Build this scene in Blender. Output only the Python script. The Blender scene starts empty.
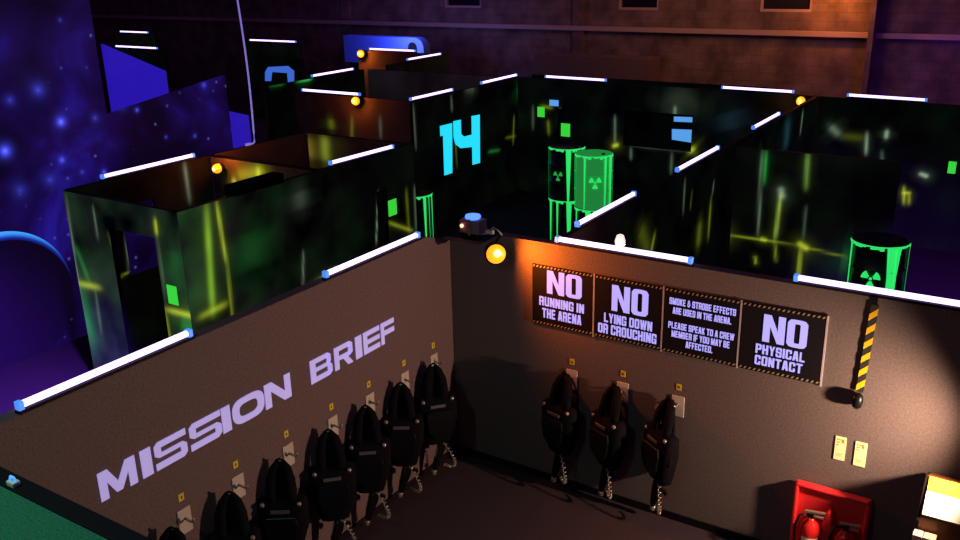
import bpy, bmesh, math, random
from mathutils import Vector, Matrix, noise
random.seed(7)
scn = bpy.context.scene
col = scn.collection
R = math.radians
# ------------------------------------------------------------------ camera
FPX, YAW, PIT, ROL = 910.9, -0.58191, 0.33379, -0.02375
CAM = Vector((4.6848, -6.6194, 4.7345))
_f = Vector((math.sin(YAW)*math.cos(PIT), math.cos(YAW)*math.cos(PIT), -math.sin(PIT)))
_r = Vector((math.cos(YAW), -math.sin(YAW), 0)); _u = _r.cross(_f)
_r2 = math.cos(ROL)*_r + math.sin(ROL)*_u
_u2 = -math.sin(ROL)*_r + math.cos(ROL)*_u
cd = bpy.data.cameras.new('camera'); cam = bpy.data.objects.new('camera', cd); col.objects.link(cam)
cd.sensor_width = 36; cd.lens = FPX/960*36; cd.clip_end = 200
M = Matrix((_r2, _u2, -_f)).transposed().to_4x4(); M.translation = CAM
cam.matrix_world = M
scn.camera = cam
scn.view_settings.view_transform = 'Standard'; scn.view_settings.look = 'None'
scn.view_settings.gamma = 1; scn.view_settings.use_curve_mapping = False
scn.view_settings.exposure = 0.0
# ------------------------------------------------------------------ world and big lights
w = bpy.data.worlds.new('world'); scn.world = w; w.use_nodes = True
w.node_tree.nodes['Background'].inputs[0].default_value = (0.42, 0.06, 0.66, 1)
w.node_tree.nodes['Background'].inputs[1].default_value = 0.052

def lamp(name, kind, loc, power, color, size=.05, aim=None, cone=None, blend=.2):
    l = bpy.data.lights.new(name, kind); l.energy = power; l.color = color
    if kind == 'AREA': l.size = size
    else: l.shadow_soft_size = size
    if cone: l.spot_size = R(cone); l.spot_blend = blend
    o = bpy.data.objects.new(name, l); col.objects.link(o); o.location = loc
    if aim is not None:
        o.rotation_euler = (Vector(aim)-Vector(loc)).to_track_quat('-Z', 'Y').to_euler()
    return o
# warm work light low on the right, just outside the frame, close to the right wall
lamp('work_light', 'SPOT', (4.80, -.46, 1.60), 440, (1, .67, .43), .05, (0.4, -1.25, 1.02), 118, .78)
# amber lamp high in the hall washing the far wall, and unseen fills for the hall's dim red and violet light
lamp('hall_lamp', 'POINT', (-.42, 16.25, 3.66), 110, (1, .24, .03), .06)
lamp('hall_wash', 'AREA', (-2.5, 12.6, 6.0), 150, (1, .40, .22), 3, (-3.5, 17, 3))
lamp('hall_uv', 'AREA', (2.4, 14.2, 2.6), 26, (.30, .06, 1), 1.2, (2.2, 17, 1.0))
lamp('hall_uv_left', 'AREA', (-12.5, 13.6, 5.5), 25, (.42, .12, 1), 1.5, (-12.5, 17, 2.6))
lamp('mural_uv', 'AREA', (-3.5, -2.0, 5.6), 3, (.2, .08, 1), 1.0, (-6, -.5, 1.5))
lamp('floor_uv', 'SPOT', (-1.6, -2.2, 2.2), 4200, (.20, .05, 1), .1, (-4.6, -2.6, 0), 75, .9)  # unseen spot added for the tubes' violet glow on the left floor
lamp('floor_uv_right', 'SPOT', (6.6, 2.2, 2.2), 2600, (.30, .05, 1), .1, (4.4, 5.0, 0), 62, .9)  # unseen spot added for the tubes' violet glow behind the right wall
lamp('gallery_fill', 'AREA', (1.4, -5.9, 5.6), 36, (.5, 1, .75), .5, (1.4, -5.9, 3))  # unseen greenish fill that brightens the gallery floor

def hit(x, y, ax, v):
    "point where the photo ray through (x, y) meets the plane axis=v"
    d = _f + (x-480)/FPX*_r2 - (y-270)/FPX*_u2
    return CAM + d*((v-CAM[ax])/d[ax])

# ------------------------------------------------------------------ materials
def nt(name):
    m = bpy.data.materials.new(name); m.use_nodes = True
    return m, m.node_tree, m.node_tree.nodes['Principled BSDF']
def mat(name, c, rough=.6, metal=0, emit=None, es=0, var=.0, vs=8, bump=0, spec=.5):
    m, t, b = nt(name); b.inputs['Specular IOR Level'].default_value = spec
    b.inputs['Base Color'].default_value = (*c, 1); b.inputs['Roughness'].default_value = rough
    b.inputs['Metallic'].default_value = metal
    if emit: b.inputs['Emission Color'].default_value = (*emit, 1); b.inputs['Emission Strength'].default_value = es
    if var or bump:
        tc = t.nodes.new('ShaderNodeTexCoord'); n = t.nodes.new('ShaderNodeTexNoise'); n.inputs['Scale'].default_value = vs
        n.inputs['Detail'].default_value = 6
        t.links.new(tc.outputs['Object'], n.inputs['Vector'])
        if var:
            r = t.nodes.new('ShaderNodeValToRGB'); r.color_ramp.elements[0].position = .3; r.color_ramp.elements[1].position = .7
            r.color_ramp.elements[0].color = (*[x*(1-var) for x in c], 1); r.color_ramp.elements[1].color = (*[min(1, x*(1+var)) for x in c], 1)
            t.links.new(n.outputs['Fac'], r.inputs[0]); t.links.new(r.outputs[0], b.inputs['Base Color'])
        if bump:
            bp = t.nodes.new('ShaderNodeBump'); bp.inputs['Strength'].default_value = bump; bp.inputs['Distance'].default_value = .01
            t.links.new(n.outputs['Fac'], bp.inputs['Height']); t.links.new(bp.outputs[0], b.inputs['Normal'])
    return m
wallpaint = mat('charcoal_wall_paint', (.125, .088, .088), .85, var=.22, vs=60, bump=.15)
edgemat = mat('raw_board_edge', (.20, .12, .11), .7)
black = mat('black_paint', (.008, .006, .010), .7, spec=.12)
softblack = mat('black_fabric', (.005, .004, .006), .9, var=.4, vs=40, spec=.08)
gloss = mat('black_gloss_plastic', (.005, .005, .007), .35, spec=.22)
silver = mat('silver_plastic', (.42, .36, .32), .3, .6)
grey = mat('grey_plastic', (.11, .09, .11), .5)
carpet = mat('dark_carpet', (.030, .013, .022), .95, var=.6, vs=120)
gcarpet = mat('green_carpet', (.02, .16, .09), .95, var=.45, vs=130)
plate = mat('beige_wall_plate', (.55, .45, .40), .45)
yel = mat('yellow_label', (.75, .55, .02), .5)
ink = mat('black_ink', (.02, .02, .02), .6)
tube_m = mat('tube_glow', (1, 1, 1), .3, emit=(.62, .42, 1), es=3.2)
cap_m = mat('tube_cap', (.1, .3, 1), .4, emit=(.08, .28, 1), es=.9)
red = mat('red_plastic', (.80, .028, .035), .45)
redcan = mat('red_enamel', (.55, .015, .015), .2)
white = mat('white_plastic', (.75, .72, .66), .4)
letter_m = mat('lilac_vinyl', (.50, .48, .90), .6, emit=(.50, .42, 1), es=.46)
sign_blue = mat('fluorescent_print', (.16, .16, .5), .6, emit=(.42, .38, 1), es=.95)
haz = mat('hazard_tan', (.34, .24, .12), .6)
wallpaint_l = mat('pink_lit_wall_paint', (.138, .084, .090), .85, var=.22, vs=60, bump=.15)  # charcoal paint again, tinted for the pinkish light on the left wall
hazy = mat('hazard_yellow', (.85, .48, .01), .5)
trim = mat('sign_trim', (.42, .36, .40), .4)
cyan = mat('fluorescent_cyan_paint', (.0, .5, .7), .7, emit=(.02, .74, 1), es=1.0)
blue = mat('fluorescent_blue_paint', (.05, .2, .8), .7, emit=(.07, .22, 1), es=.6)
skyb = mat('fluorescent_sky_paint', (.1, .4, .8), .7, emit=(.12, .42, 1), es=.8)
green = mat('green_marker', (.05, .8, .08), .6, emit=(.05, .85, .05), es=.75)
amber = mat('amber_lens', (1, .4, .02), .3, emit=(1, .30, .012), es=1.7)
amberhot = mat('amber_bulb', (1, .7, .2), .3, emit=(1, .66, .16), es=5)
ygold = mat('yellow_panel', (.95, .62, .05), .4)
cream = mat('cream_panel', (.95, .93, .85), .35)
wood = mat('brown_wood', (.17, .05, .015), .5, var=.3, vs=12)
lilac = mat('lilac_rope', (.4, .3, .8), .6, emit=(.35, .28, 1), es=.5)
ledblue = mat('blue_led', (.05, .1, 1), .3, emit=(.08, .2, 1), es=2)
ledor = mat('orange_led', (1, .3, .1), .3, emit=(1, .3, .15), es=5)
hullm = mat('pale_blue_hull', (.10, .22, .95), .5)
beige = mat('beige_board', (.55, .42, .38), .8)
dust = mat('dusty_steel', (.30, .22, .20), .6)
dull = mat('dull_brown_metal', (.09, .06, .055), .7)

def paint_material():
    m, t, b = nt('airbrushed_uv_paint')
    a = t.nodes.new('ShaderNodeVertexColor'); a.layer_name = 'Col'
    g = t.nodes.new('ShaderNodeVertexColor'); g.layer_name = 'Glow'
    t.links.new(a.outputs[0], b.inputs['Base Color']); t.links.new(g.outputs[0], b.inputs['Emission Color'])
    b.inputs['Emission Strength'].default_value = 1.0; b.inputs['Roughness'].default_value = .85; b.inputs['Specular IOR Level'].default_value = .08
    return m
paintm = paint_material()

# ------------------------------------------------------------------ object helpers
def link(o, parent=None):
    col.objects.link(o)
    if parent: o.parent = parent
    return o
def tag(o, label, cat=None, group=None, kind=None):
    if label: o['label'] = label
    if cat: o['category'] = cat
    if group: o['group'] = group
    if kind: o['kind'] = kind
    return o
def thing(name, label, cat, loc=(0, 0, 0), rz=0, group=None):
    o = bpy.data.objects.new(name, None); o.empty_display_size = .1
    o.location = loc; o.rotation_euler = (0, 0, rz)
    return tag(link(o), label, cat, group)
def obj(name, bm, mats, parent=None, smooth=False, local=True):
    me = bpy.data.meshes.new(name)
    if not isinstance(mats, (list, tuple)): mats = [mats]
    if parent is not None and not local:       # geometry given in world space
        bm.transform((Matrix.Translation(parent.location) @ Matrix.Rotation(parent.rotation_euler.z, 4, 'Z')).inverted())
    bm.to_mesh(me); bm.free()
    for m in mats: me.materials.append(m)
    if smooth:
        for p in me.polygons: p.use_smooth = True
    o = bpy.data.objects.new(name, me)
    return link(o, parent)
def B(): return bmesh.new()
def box(bm, a, b, mi=0, bev=0):
    c = [(a[i]+b[i])/2 for i in range(3)]; s = [abs(b[i]-a[i]) for i in range(3)]
    r = bmesh.ops.create_cube(bm, size=1, matrix=Matrix.Translation(c) @ Matrix.Diagonal((*s, 1)))
    fs = set(f for v in r['verts'] for f in v.link_faces)
    for f in fs: f.material_index = mi
    if bev:
        es = set(e for v in r['verts'] for e in v.link_edges)
        bmesh.ops.bevel(bm, geom=list(es), offset=bev, segments=2, profile=.5, affect='EDGES')
    return bm
def tube(bm, pts, r, seg=10, mi=0, caps=True, flat=None):
    "swept tube through pts; r may be a list"
    pts = [Vector(p) for p in pts]; n = len(pts); rings = []
    up = Vector((0, 0, 1))
    for i, p in enumerate(pts):
        t = (pts[min(i+1, n-1)]-pts[max(i-1, 0)]).normalized()
        a = t.cross(up)
        if a.length < .05: a = t.cross(Vector((0, 1, 0)))
        a.normalize(); b = t.cross(a).normalized()
        rr = r[i] if isinstance(r, (list, tuple)) else r
        k = flat or 1
        rings.append([bm.verts.new(p + a*rr*math.cos(2*math.pi*j/seg) + b*rr*k*math.sin(2*math.pi*j/seg)) for j in range(seg)])
    for i in range(n-1):
        for j in range(seg):
            f = bm.faces.new((rings[i][j], rings[i][(j+1) % seg], rings[i+1][(j+1) % seg], rings[i+1][j])); f.material_index = mi
    if caps:
        f = bm.faces.new(rings[0][::-1]); f.material_index = mi
        f = bm.faces.new(rings[-1]); f.material_index = mi
    bmesh.ops.recalc_face_normals(bm, faces=bm.faces[:])
    return bm
def lathe(bm, prof, c=(0, 0, 0), seg=24, mi=0, sx=1, sy=1, axis=None, power=None):
    "profile of (radius, z) rings around c; axis = direction of z"
    rot = Vector(axis).to_track_quat('Z', 'Y').to_matrix() if axis else Matrix.Identity(3)
    rings = []
    for r, z in prof:
        ring = []
        for j in range(seg):
            a = 2*math.pi*j/seg; ca, sa = math.cos(a), math.sin(a)
            if power:
                ca = math.copysign(abs(ca)**power, ca); sa = math.copysign(abs(sa)**power, sa)
            ring.append(bm.verts.new(Vector(c) + rot @ Vector((r*ca*sx, r*sa*sy, z))))
        rings.append(ring)
    for i in range(len(rings)-1):
        for j in range(seg):
            f = bm.faces.new((rings[i][j], rings[i][(j+1) % seg], rings[i+1][(j+1) % seg], rings[i+1][j])); f.material_index = mi
    for ring, rev in ((rings[0], True), (rings[-1], False)):
        f = bm.faces.new(ring[::-1] if rev else ring); f.material_index = mi
    bmesh.ops.recalc_face_normals(bm, faces=bm.faces[:])
    return bm
def prism(bm, pts, off, mi=0):
    "planar polygon pts (3D) extruded by vector off"
    v0 = [bm.verts.new(Vector(p)) for p in pts]; v1 = [bm.verts.new(Vector(p)+Vector(off)) for p in pts]
    n = len(pts); fs = [bm.faces.new(v0), bm.faces.new(v1[::-1])]
    for i in range(n): fs.append(bm.faces.new((v0[i], v1[i], v1[(i+1) % n], v0[(i+1) % n])))
    for f in fs: f.material_index = mi
    bmesh.ops.recalc_face_normals(bm, faces=fs)
    bmesh.ops.triangulate(bm, faces=fs[:2])
    return bm
def copy_tree(o, parent=None):
    c = o.copy(); col.objects.link(c)
    if parent: c.parent = parent
    for ch in o.children: copy_tree(ch, c)
    return c

# ------------------------------------------------------------------ the shell
def flat_struct(name, bm, m): return tag(obj(name, bm, m), None, kind='structure')
bm = B(); box(bm, (-30, -9, -.1), (9, 17.2, 0)); flat_struct('floor', bm, carpet)
# far wall: painted blockwork with pilasters, sill course and small dark high windows
def block_mat():
    m, t, b = nt('painted_blockwork')
    tc = t.nodes.new('ShaderNodeTexCoord'); mp = t.nodes.new('ShaderNodeMapping'); mp.inputs['Rotation'].default_value = (R(90), 0, 0)
    br = t.nodes.new('ShaderNodeTexBrick'); br.inputs['Scale'].default_value = 1
    br.inputs['Brick Width'].default_value = .44; br.inputs['Row Height'].default_value = .215; br.inputs['Mortar Size'].default_value = .008
    br.inputs['Color1'].default_value = (.17, .12, .10, 1); br.inputs['Color2'].default_value = (.15, .10, .09, 1); br.inputs['Mortar'].default_value = (.11, .075, .065, 1)
    n = t.nodes.new('ShaderNodeTexNoise'); n.inputs['Scale'].default_value = 1.7; n.inputs['Detail'].default_value = 8
    mx = t.nodes.new('ShaderNodeMix'); mx.data_type = 'RGBA'; mx.blend_type = 'MULTIPLY'; mx.inputs[0].default_value = .85
    rp = t.nodes.new('ShaderNodeValToRGB'); rp.color_ramp.elements[0].position = .35; rp.color_ramp.elements[0].color = (.3, .3, .3, 1); rp.color_ramp.elements[1].position = .65
    t.links.new(tc.outputs['Object'], mp.inputs[0]); t.links.new(mp.outputs[0], br.inputs['Vector']); t.links.new(tc.outputs['Object'], n.inputs['Vector'])
    t.links.new(n.outputs['Fac'], rp.inputs[0]); t.links.new(br.outputs[0], mx.inputs[6]); t.links.new(rp.outputs[0], mx.inputs[7])
    t.links.new(mx.outputs[2], b.inputs['Base Color']); b.inputs['Roughness'].default_value = .9
    return m
blockm = block_mat()
WIN = [(-11.9, -10.6), (-6.15, -5.0), (-2.3, -1.05), (2.9, 4.2)]
bm = B()
box(bm, (-30, 17, 0), (9, 17.2, 3.22))
xs = -30
for a, b in WIN: box(bm, (xs, 17, 3.22), (a, 17.2, 4.2)); xs = b
box(bm, (xs, 17, 3.22), (9, 17.2, 4.2)); box(bm, (-30, 17, 4.2), (9, 17.2, 7))
for x in (-7.5, -16): box(bm, (x, 16.9, 0), (x+.35, 17, 7))
box(bm, (.38, 16.55, 0), (.50, 17, 7))
flat_struct('wall_back', bm, blockm)
bm = B(); box(bm, (-30, 16.84, 2.66), (9, 17.0, 2.78)); flat_struct('trim_1', bm, dust)
for i, (a, b) in enumerate(WIN):
    bm = B()
    box(bm, (a, 17.12, 3.22), (b, 17.15, 4.2)); f = flat_struct('window_%d' % (i+1), bm, gloss)
    bm = B()
    for p, q in (((a, 17.02, 3.22), (b, 17.12, 3.28)), ((a, 17.02, 4.14), (b, 17.12, 4.2)), ((a, 17.02, 3.28), (a+.05, 17.12, 4.14)), ((b-.05, 17.02, 3.28), (b, 17.12, 4.14))): box(bm, p, q)
    obj('window_frame', bm, dust, f)
# low roofs and ledges in the dark between the maze and the far wall
bm = B(); box(bm, (-8.0, 15.6, 0), (-4.6, 16.3, 2.10)); tag(obj('storage_unit', bm, dull), 'long dull brown storage unit standing against the blockwork wall', 'storage unit')

def wall_prism(name, pts, off, mats, topmat=1):
    bm = B(); prism(bm, pts, off)
    for f in bm.faces:
        f.normal_update()
        if f.normal.z > .5: f.material_index = topmat
    return flat_struct(name, bm, mats)
HW = 2.352
# briefing room: left wall (x=0) and right wall (y=0), with the cut-away notch at their corner
wl = wall_prism('wall_left', [(0, -5.12, 0), (0, 0, 0), (0, 0, 2.225), (0, -.36, HW), (0, -5.12, HW)], (-.1, 0, 0), [wallpaint_l, edgemat])
wr = wall_prism('wall_right', [(-.1, 0, 0), (6.4, 0, 0), (6.4, 0, HW), (.53, 0, HW), (.32, 0, 2.225), (-.1, 0, 2.225)], (0, .1, 0), [wallpaint, edgemat])
bm = B(); box(bm, (-.5, -9, 2.78), (8, -5.22, 3.0)); gal = flat_struct('floor_gallery', bm, gcarpet)
bm = B(); box(bm, (-.5, -5.22, 2.74), (8, -5.15, 3.008), bev=.004); flat_struct('trim_2', bm, black)
bm = B(); box(bm, (0, -5.12, 0), (.012, -.01, .07)); flat_struct('baseboard_left', bm, black)
bm = B(); box(bm, (.012, -.012, 0), (6.4, 0, .07)); flat_struct('baseboard_right', bm, black)
# cable clip on the gallery rim
p = hit(13, 480, 2, 3.03)
t = thing('cable_clip', 'small white cable clip on the black rim beside the green gallery floor', 'clip', (p.x, -5.20, 3.008))
bm = B(); box(bm, (-.022, -.015, 0), (.022, .015, .02), bev=.004); obj('base', bm, white, t)
bm = B(); tube(bm, [(-.018, 0, .018), (-.01, 0, .034), (.01, 0, .034), (.018, 0, .018)], .005, 8); obj('loop', bm, skyb, t)

# ------------------------------------------------------------------ maze partitions
YG = (.50, .62, .03); GG = (.06, .75, .12); WG = (.42, .62, .40); BG = (.05, .35, .5)
def partition(A, Bp, label, streaks=(), openings=(), z1=2.355, th=.06, base=.5, base_fn=None, res=.027, seed=0, group=None, z0=0, front=-1, glow=1.0, other=None):
    """free-standing painted board wall from A to B; its painted face looks to the right of A->B.
    streaks: (x0,y0,x1,y1,strength,width,colour) seen positions of the glowing airbrushed lines"""
    A = Vector((A[0], A[1], 0)); Bv = Vector((Bp[0], Bp[1], 0)); d = Bv-A; L = d.length; d.normalize(); n = Vector((d.y, -d.x, 0))
    mid = A.copy()
    root = thing('maze_wall', label, 'partition wall', (A.x, A.y, 0), 0, group)
    ax = 0 if abs(n.x) > abs(n.y) else 1
    segs = []
    for s in streaks:
        x0, y0, x1, y1, st, wd, c = s
        uv = []
        for (x, y) in ((x0, y0), (x1, y1)):
            dd = _f + (x-480)/FPX*_r2 - (y-270)/FPX*_u2
            k = (A-CAM).dot(n)/dd.dot(n); q = CAM + dd*k
            uv.append(((q-A).dot(d), q.z))
        segs.append((uv[0], uv[1], st*glow, wd*(.72 if wd < .06 else 1), c))
    us = sorted(set([0, L] + [v for o in openings for v in o[:2]])); zs = sorted(set([z0, z1] + [v for o in openings for v in o[2:]]))
    def inop(u, z): return any(o[0] < u < o[1] and o[2] < z < o[3] for o in openings)
    bm = B()
    def pt(u, z, k): return A + d*u + n*k + Vector((0, 0, z))
    for i in range(len(us)-1):
        for j in range(len(zs)-1):
            if inop((us[i]+us[i+1])/2, (zs[j]+zs[j+1])/2): continue
            q = [pt(us[i], zs[j], 0), pt(us[i+1], zs[j], 0), pt(us[i+1], zs[j+1], 0), pt(us[i], zs[j+1], 0)]
            prism(bm, q, -n*th)
    obj('board', bm, black, root, local=False)
    bm = B(); cl = bm.verts.layers.float_color.new('Col'); gl = bm.verts.layers.float_color.new('Glow')
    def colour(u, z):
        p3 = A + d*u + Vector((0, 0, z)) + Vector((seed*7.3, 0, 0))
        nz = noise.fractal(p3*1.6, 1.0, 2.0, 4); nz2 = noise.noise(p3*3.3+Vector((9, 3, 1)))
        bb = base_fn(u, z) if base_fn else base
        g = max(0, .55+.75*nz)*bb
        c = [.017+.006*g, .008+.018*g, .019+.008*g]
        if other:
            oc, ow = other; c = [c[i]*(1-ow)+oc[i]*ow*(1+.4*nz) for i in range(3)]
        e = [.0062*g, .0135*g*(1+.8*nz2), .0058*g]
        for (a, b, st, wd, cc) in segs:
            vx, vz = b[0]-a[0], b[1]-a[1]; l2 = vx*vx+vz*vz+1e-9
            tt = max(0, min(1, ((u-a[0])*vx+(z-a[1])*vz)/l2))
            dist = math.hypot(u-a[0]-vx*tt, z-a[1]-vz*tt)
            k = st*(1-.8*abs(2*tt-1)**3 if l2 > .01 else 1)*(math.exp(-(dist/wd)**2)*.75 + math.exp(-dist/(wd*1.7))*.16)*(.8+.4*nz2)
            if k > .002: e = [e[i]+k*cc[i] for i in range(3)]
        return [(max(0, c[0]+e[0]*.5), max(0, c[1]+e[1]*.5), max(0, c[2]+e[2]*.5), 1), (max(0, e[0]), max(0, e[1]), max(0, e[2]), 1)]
    nu = max(2, int(L/res)); nz_ = max(2, int((z1-z0)/res)); V = {}
    def gv(i, j):
        if (i, j) not in V:
            u = L*i/nu; z = z0+(z1-z0)*j/nz_
            v = bm.verts.new(pt(u, z, .002)); v[cl], v[gl] = colour(u, z); V[i, j] = v
        return V[i, j]
    for i in range(nu):
        for j in range(nz_):
            if inop(L*(i+.5)/nu, z0+(z1-z0)*(j+.5)/nz_): continue
            bm.faces.new((gv(i, j), gv(i+1, j), gv(i+1, j+1), gv(i, j+1)))
    obj('painted_face', bm, paintm, root, local=False)
    return root

# big crate-like room of the maze, nearest on the left
W1 = partition((-4.6, -.9), (-2.7, -.9), 'green airbrushed partition with a doorway, left end of the nearest maze room', [
    (66, 195, 88, 350, .35, .025, WG), (93, 205, 98, 240, .35, .02, WG), (155, 218, 157, 236, 1.0, .03, YG), (157, 236, 166, 300, .22, .02, WG),
    (76, 283, 102, 288, .7, .05, YG), (95, 288, 102, 335, .22, .025, WG), (75, 245, 90, 283, .22, .05, GG), (165, 309, 200, 318, 1.0, .045, YG),
    (165, 309, 171, 345, .45, .03, YG), (184, 225, 198, 312, .6, .035, GG), (80, 283, 92, 350, .25, .10, GG), (180, 322, 200, 335, .35, .12, GG), (175, 250, 180, 290, .10, .12, GG), (108, 232, 120, 270, .18, .02, YG)],
    openings=[(.72, 1.5, 0, 2.04)], base=2.2, seed=1)
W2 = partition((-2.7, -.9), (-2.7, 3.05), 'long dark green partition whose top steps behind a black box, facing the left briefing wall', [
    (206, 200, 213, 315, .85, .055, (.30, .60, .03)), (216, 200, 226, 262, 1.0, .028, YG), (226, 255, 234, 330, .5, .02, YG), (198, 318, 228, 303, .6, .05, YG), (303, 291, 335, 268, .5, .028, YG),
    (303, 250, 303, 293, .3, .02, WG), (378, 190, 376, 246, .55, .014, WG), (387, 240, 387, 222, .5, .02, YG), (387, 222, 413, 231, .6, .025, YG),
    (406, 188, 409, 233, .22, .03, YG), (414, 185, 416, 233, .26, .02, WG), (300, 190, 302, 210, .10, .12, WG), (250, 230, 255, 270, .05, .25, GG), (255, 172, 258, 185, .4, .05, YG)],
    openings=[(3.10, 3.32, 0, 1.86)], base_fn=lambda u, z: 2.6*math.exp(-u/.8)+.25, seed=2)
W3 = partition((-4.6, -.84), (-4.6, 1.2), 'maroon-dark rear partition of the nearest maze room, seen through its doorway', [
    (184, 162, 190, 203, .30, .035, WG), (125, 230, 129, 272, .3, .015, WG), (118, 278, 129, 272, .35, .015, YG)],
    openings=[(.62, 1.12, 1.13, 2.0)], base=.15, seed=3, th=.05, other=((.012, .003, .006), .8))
W3b = partition((-4.6, 1.28), (-4.6, 3.0), 'rear partition with painted reddish lamp light under the foot of the lilac hanging cable', base=.1, seed=23, th=.05, other=((.16, .07, .05), .8))  # one wall in two boards: lamp-lit tone here, dark tone before it
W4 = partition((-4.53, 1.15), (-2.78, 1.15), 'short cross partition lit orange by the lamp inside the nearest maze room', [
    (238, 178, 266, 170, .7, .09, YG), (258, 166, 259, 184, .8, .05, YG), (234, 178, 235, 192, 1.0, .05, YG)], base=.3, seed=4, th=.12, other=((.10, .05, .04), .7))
W5 = partition((-4.53, 2.95), (-2.78, 2.95), 'far cross partition with a yellow-green patch at its left end, closing the nearest maze room', [
    (308, 136, 310, 160, .5, .13, (.34, .26, .03)), (324, 136, 326, 162, .8, .09, (.30, .38, .03))], base=.1, seed=5, other=((.09, .035, .045), .6))
# the 14 wall and the walls behind it
W6 = partition((-4.9, 5.95), (-4.9, 9.5), 'dark partition bearing the big cyan number 14', [
    (413, 104, 416, 150, .22, .03, WG), (451, 95, 452, 112, .3, .03, WG), (454, 120, 457, 168, .25, .02, YG), (520, 84, 522, 100, .5, .09, GG), (521, 95, 521, 190, .32, .03, WG),
    (488, 152, 500, 150, .25, .04, GG), (514, 115, 513, 145, .3, .03, YG), (505, 138, 516, 136, .2, .03, YG), (465, 85, 475, 90, .15, .1, WG)], base=.15, seed=6, glow=.9)
bm = B()
def poly14(pts):
    prism(bm, [(-4.893,)+tuple(hit(x/6.743+425, y/6.743+105, 0, -4.893))[1:] for x, y in pts], (.006, 0, 0))
poly14([(100, 142), (182, 122), (183, 458), (130, 475), (121, 205), (103, 211)]); obj('numeral_one', bm, cyan, W6, local=False)
bm = B(); poly14([(190, 110), (240, 99), (243, 195), (262, 213), (315, 200), (313, 75), (368, 65), (370, 390), (320, 403), (317, 283), (240, 291), (205, 265), (192, 215)]); obj('numeral_four', bm, cyan, W6, local=False)
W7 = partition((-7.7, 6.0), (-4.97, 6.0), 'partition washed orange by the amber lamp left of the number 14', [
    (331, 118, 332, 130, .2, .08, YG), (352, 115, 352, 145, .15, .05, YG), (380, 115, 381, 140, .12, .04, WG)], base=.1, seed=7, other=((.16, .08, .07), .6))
W8 = partition((-8.8, 6.4), (-8.8, 9.35), 'distant dark partition with a green glowing edge under one tube, behind the orange washed wall', [
    (268, 84, 284, 82, .8, .035, GG), (296, 80, 312, 78, 1.0, .045, GG)], base=.1, seed=8, res=.06)
W8b = partition((-8.74, 9.4), (-5.0, 9.4), 'distant partition painted pale with lamp light between two dark maze walls left of centre', base=.3, seed=9, other=((.30, .19, .17), .9), res=.1)  # lamp light on this face is put into its pale colour
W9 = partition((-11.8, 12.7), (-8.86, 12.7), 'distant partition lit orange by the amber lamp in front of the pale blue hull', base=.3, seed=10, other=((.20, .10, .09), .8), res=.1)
W10 = partition((-8.8, 10.2), (-8.8, 12.7), 'farthest dark partition, tube on top, right of the pale blue hull', base=.3, seed=11, res=.1)
W0 = partition((-10.1, 7.5), (-8.9, 7.5), 'dark partition bearing a blue numeral, behind the green glowing edge', base=.2, seed=12, z1=2.75, res=.1)
bm = B()
def px_poly(pts, ax, v, off, mi=0):
    prism(bm, [tuple(v if k == ax else c for k, c in enumerate(hit(x, y, ax, v))) for x, y in pts], off, mi)
px_poly([(265, 81), (265, 72), (268, 67), (288, 66), (294, 71), (294, 83), (288, 83), (287, 73), (272, 72), (271, 81)], 1, 7.49, (0, .006, 0)); obj('numeral', bm, blue, W0, local=False)
W11 = partition((-4.97, 9.52), (1.0, 9.35), 'long dark back partition with a window opening, running behind the green barrels', [
    (540, 106, 553, 108, .35, .04, YG), (533, 105, 533, 130, .15, .03, WG), (548, 120, 549, 135, .25, .04, YG), (615, 115, 615, 145, .3, .03, WG), (614, 146, 617, 145, .9, .05, YG),
    (645, 121, 658, 119, .4, .03, YG), (675, 106, 675, 116, .4, .04, WG), (629, 145, 692, 151, .16, .03, WG), (690, 148, 694, 152, .8, .07, YG), (631, 147, 631, 160, .3, .03, WG), (672, 152, 671, 175, .2, .03, WG),
    (730, 110, 735, 130, .06, .3, (.1, .25, .4)), (560, 107, 560, 130, .22, .03, WG), (660, 100, 700, 105, .05, .25, WG)],
    openings=[(2.47, 3.83, 1.2, 1.86), (.99, 1.17, 0, 1.80)], base=.2, seed=13)
W11b = partition((-4.85, 10.0), (0, 10.0), 'partition seen through the window opening, with a pale blue numeral at its right', base=.1, seed=14, res=.1)
bm = B()
px_poly([(674, 116.5), (700, 117.5), (700, 144), (672, 139.5), (672, 129), (697, 130), (697, 122.5), (674, 121.5)], 1, 9.99, (0, -.006, 0)); obj('numeral', bm, skyb, W11b, local=False)
W12 = partition((1.1, .12), (1.05, 9.3), 'long partition topped by three tubes, running away behind the signs', [
    (685, 178, 683, 215, .30, .02, WG), (692, 190, 690, 210, .22, .02, YG), (714, 180, 712, 196, .35, .02, WG), (711, 196, 708, 240, .28, .04, YG), (700, 220, 698, 248, .18, .08, YG),
    (640, 228, 648, 252, .12, .10, YG), (655, 232, 650, 256, .35, .035, YG), (788, 118, 785, 150, .10, .15, (.1, .5, .6)), (803, 110, 800, 135, .3, .04, WG), (760, 150, 758, 170, .1, .1, GG)],
    base=.15, seed=15)
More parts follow.
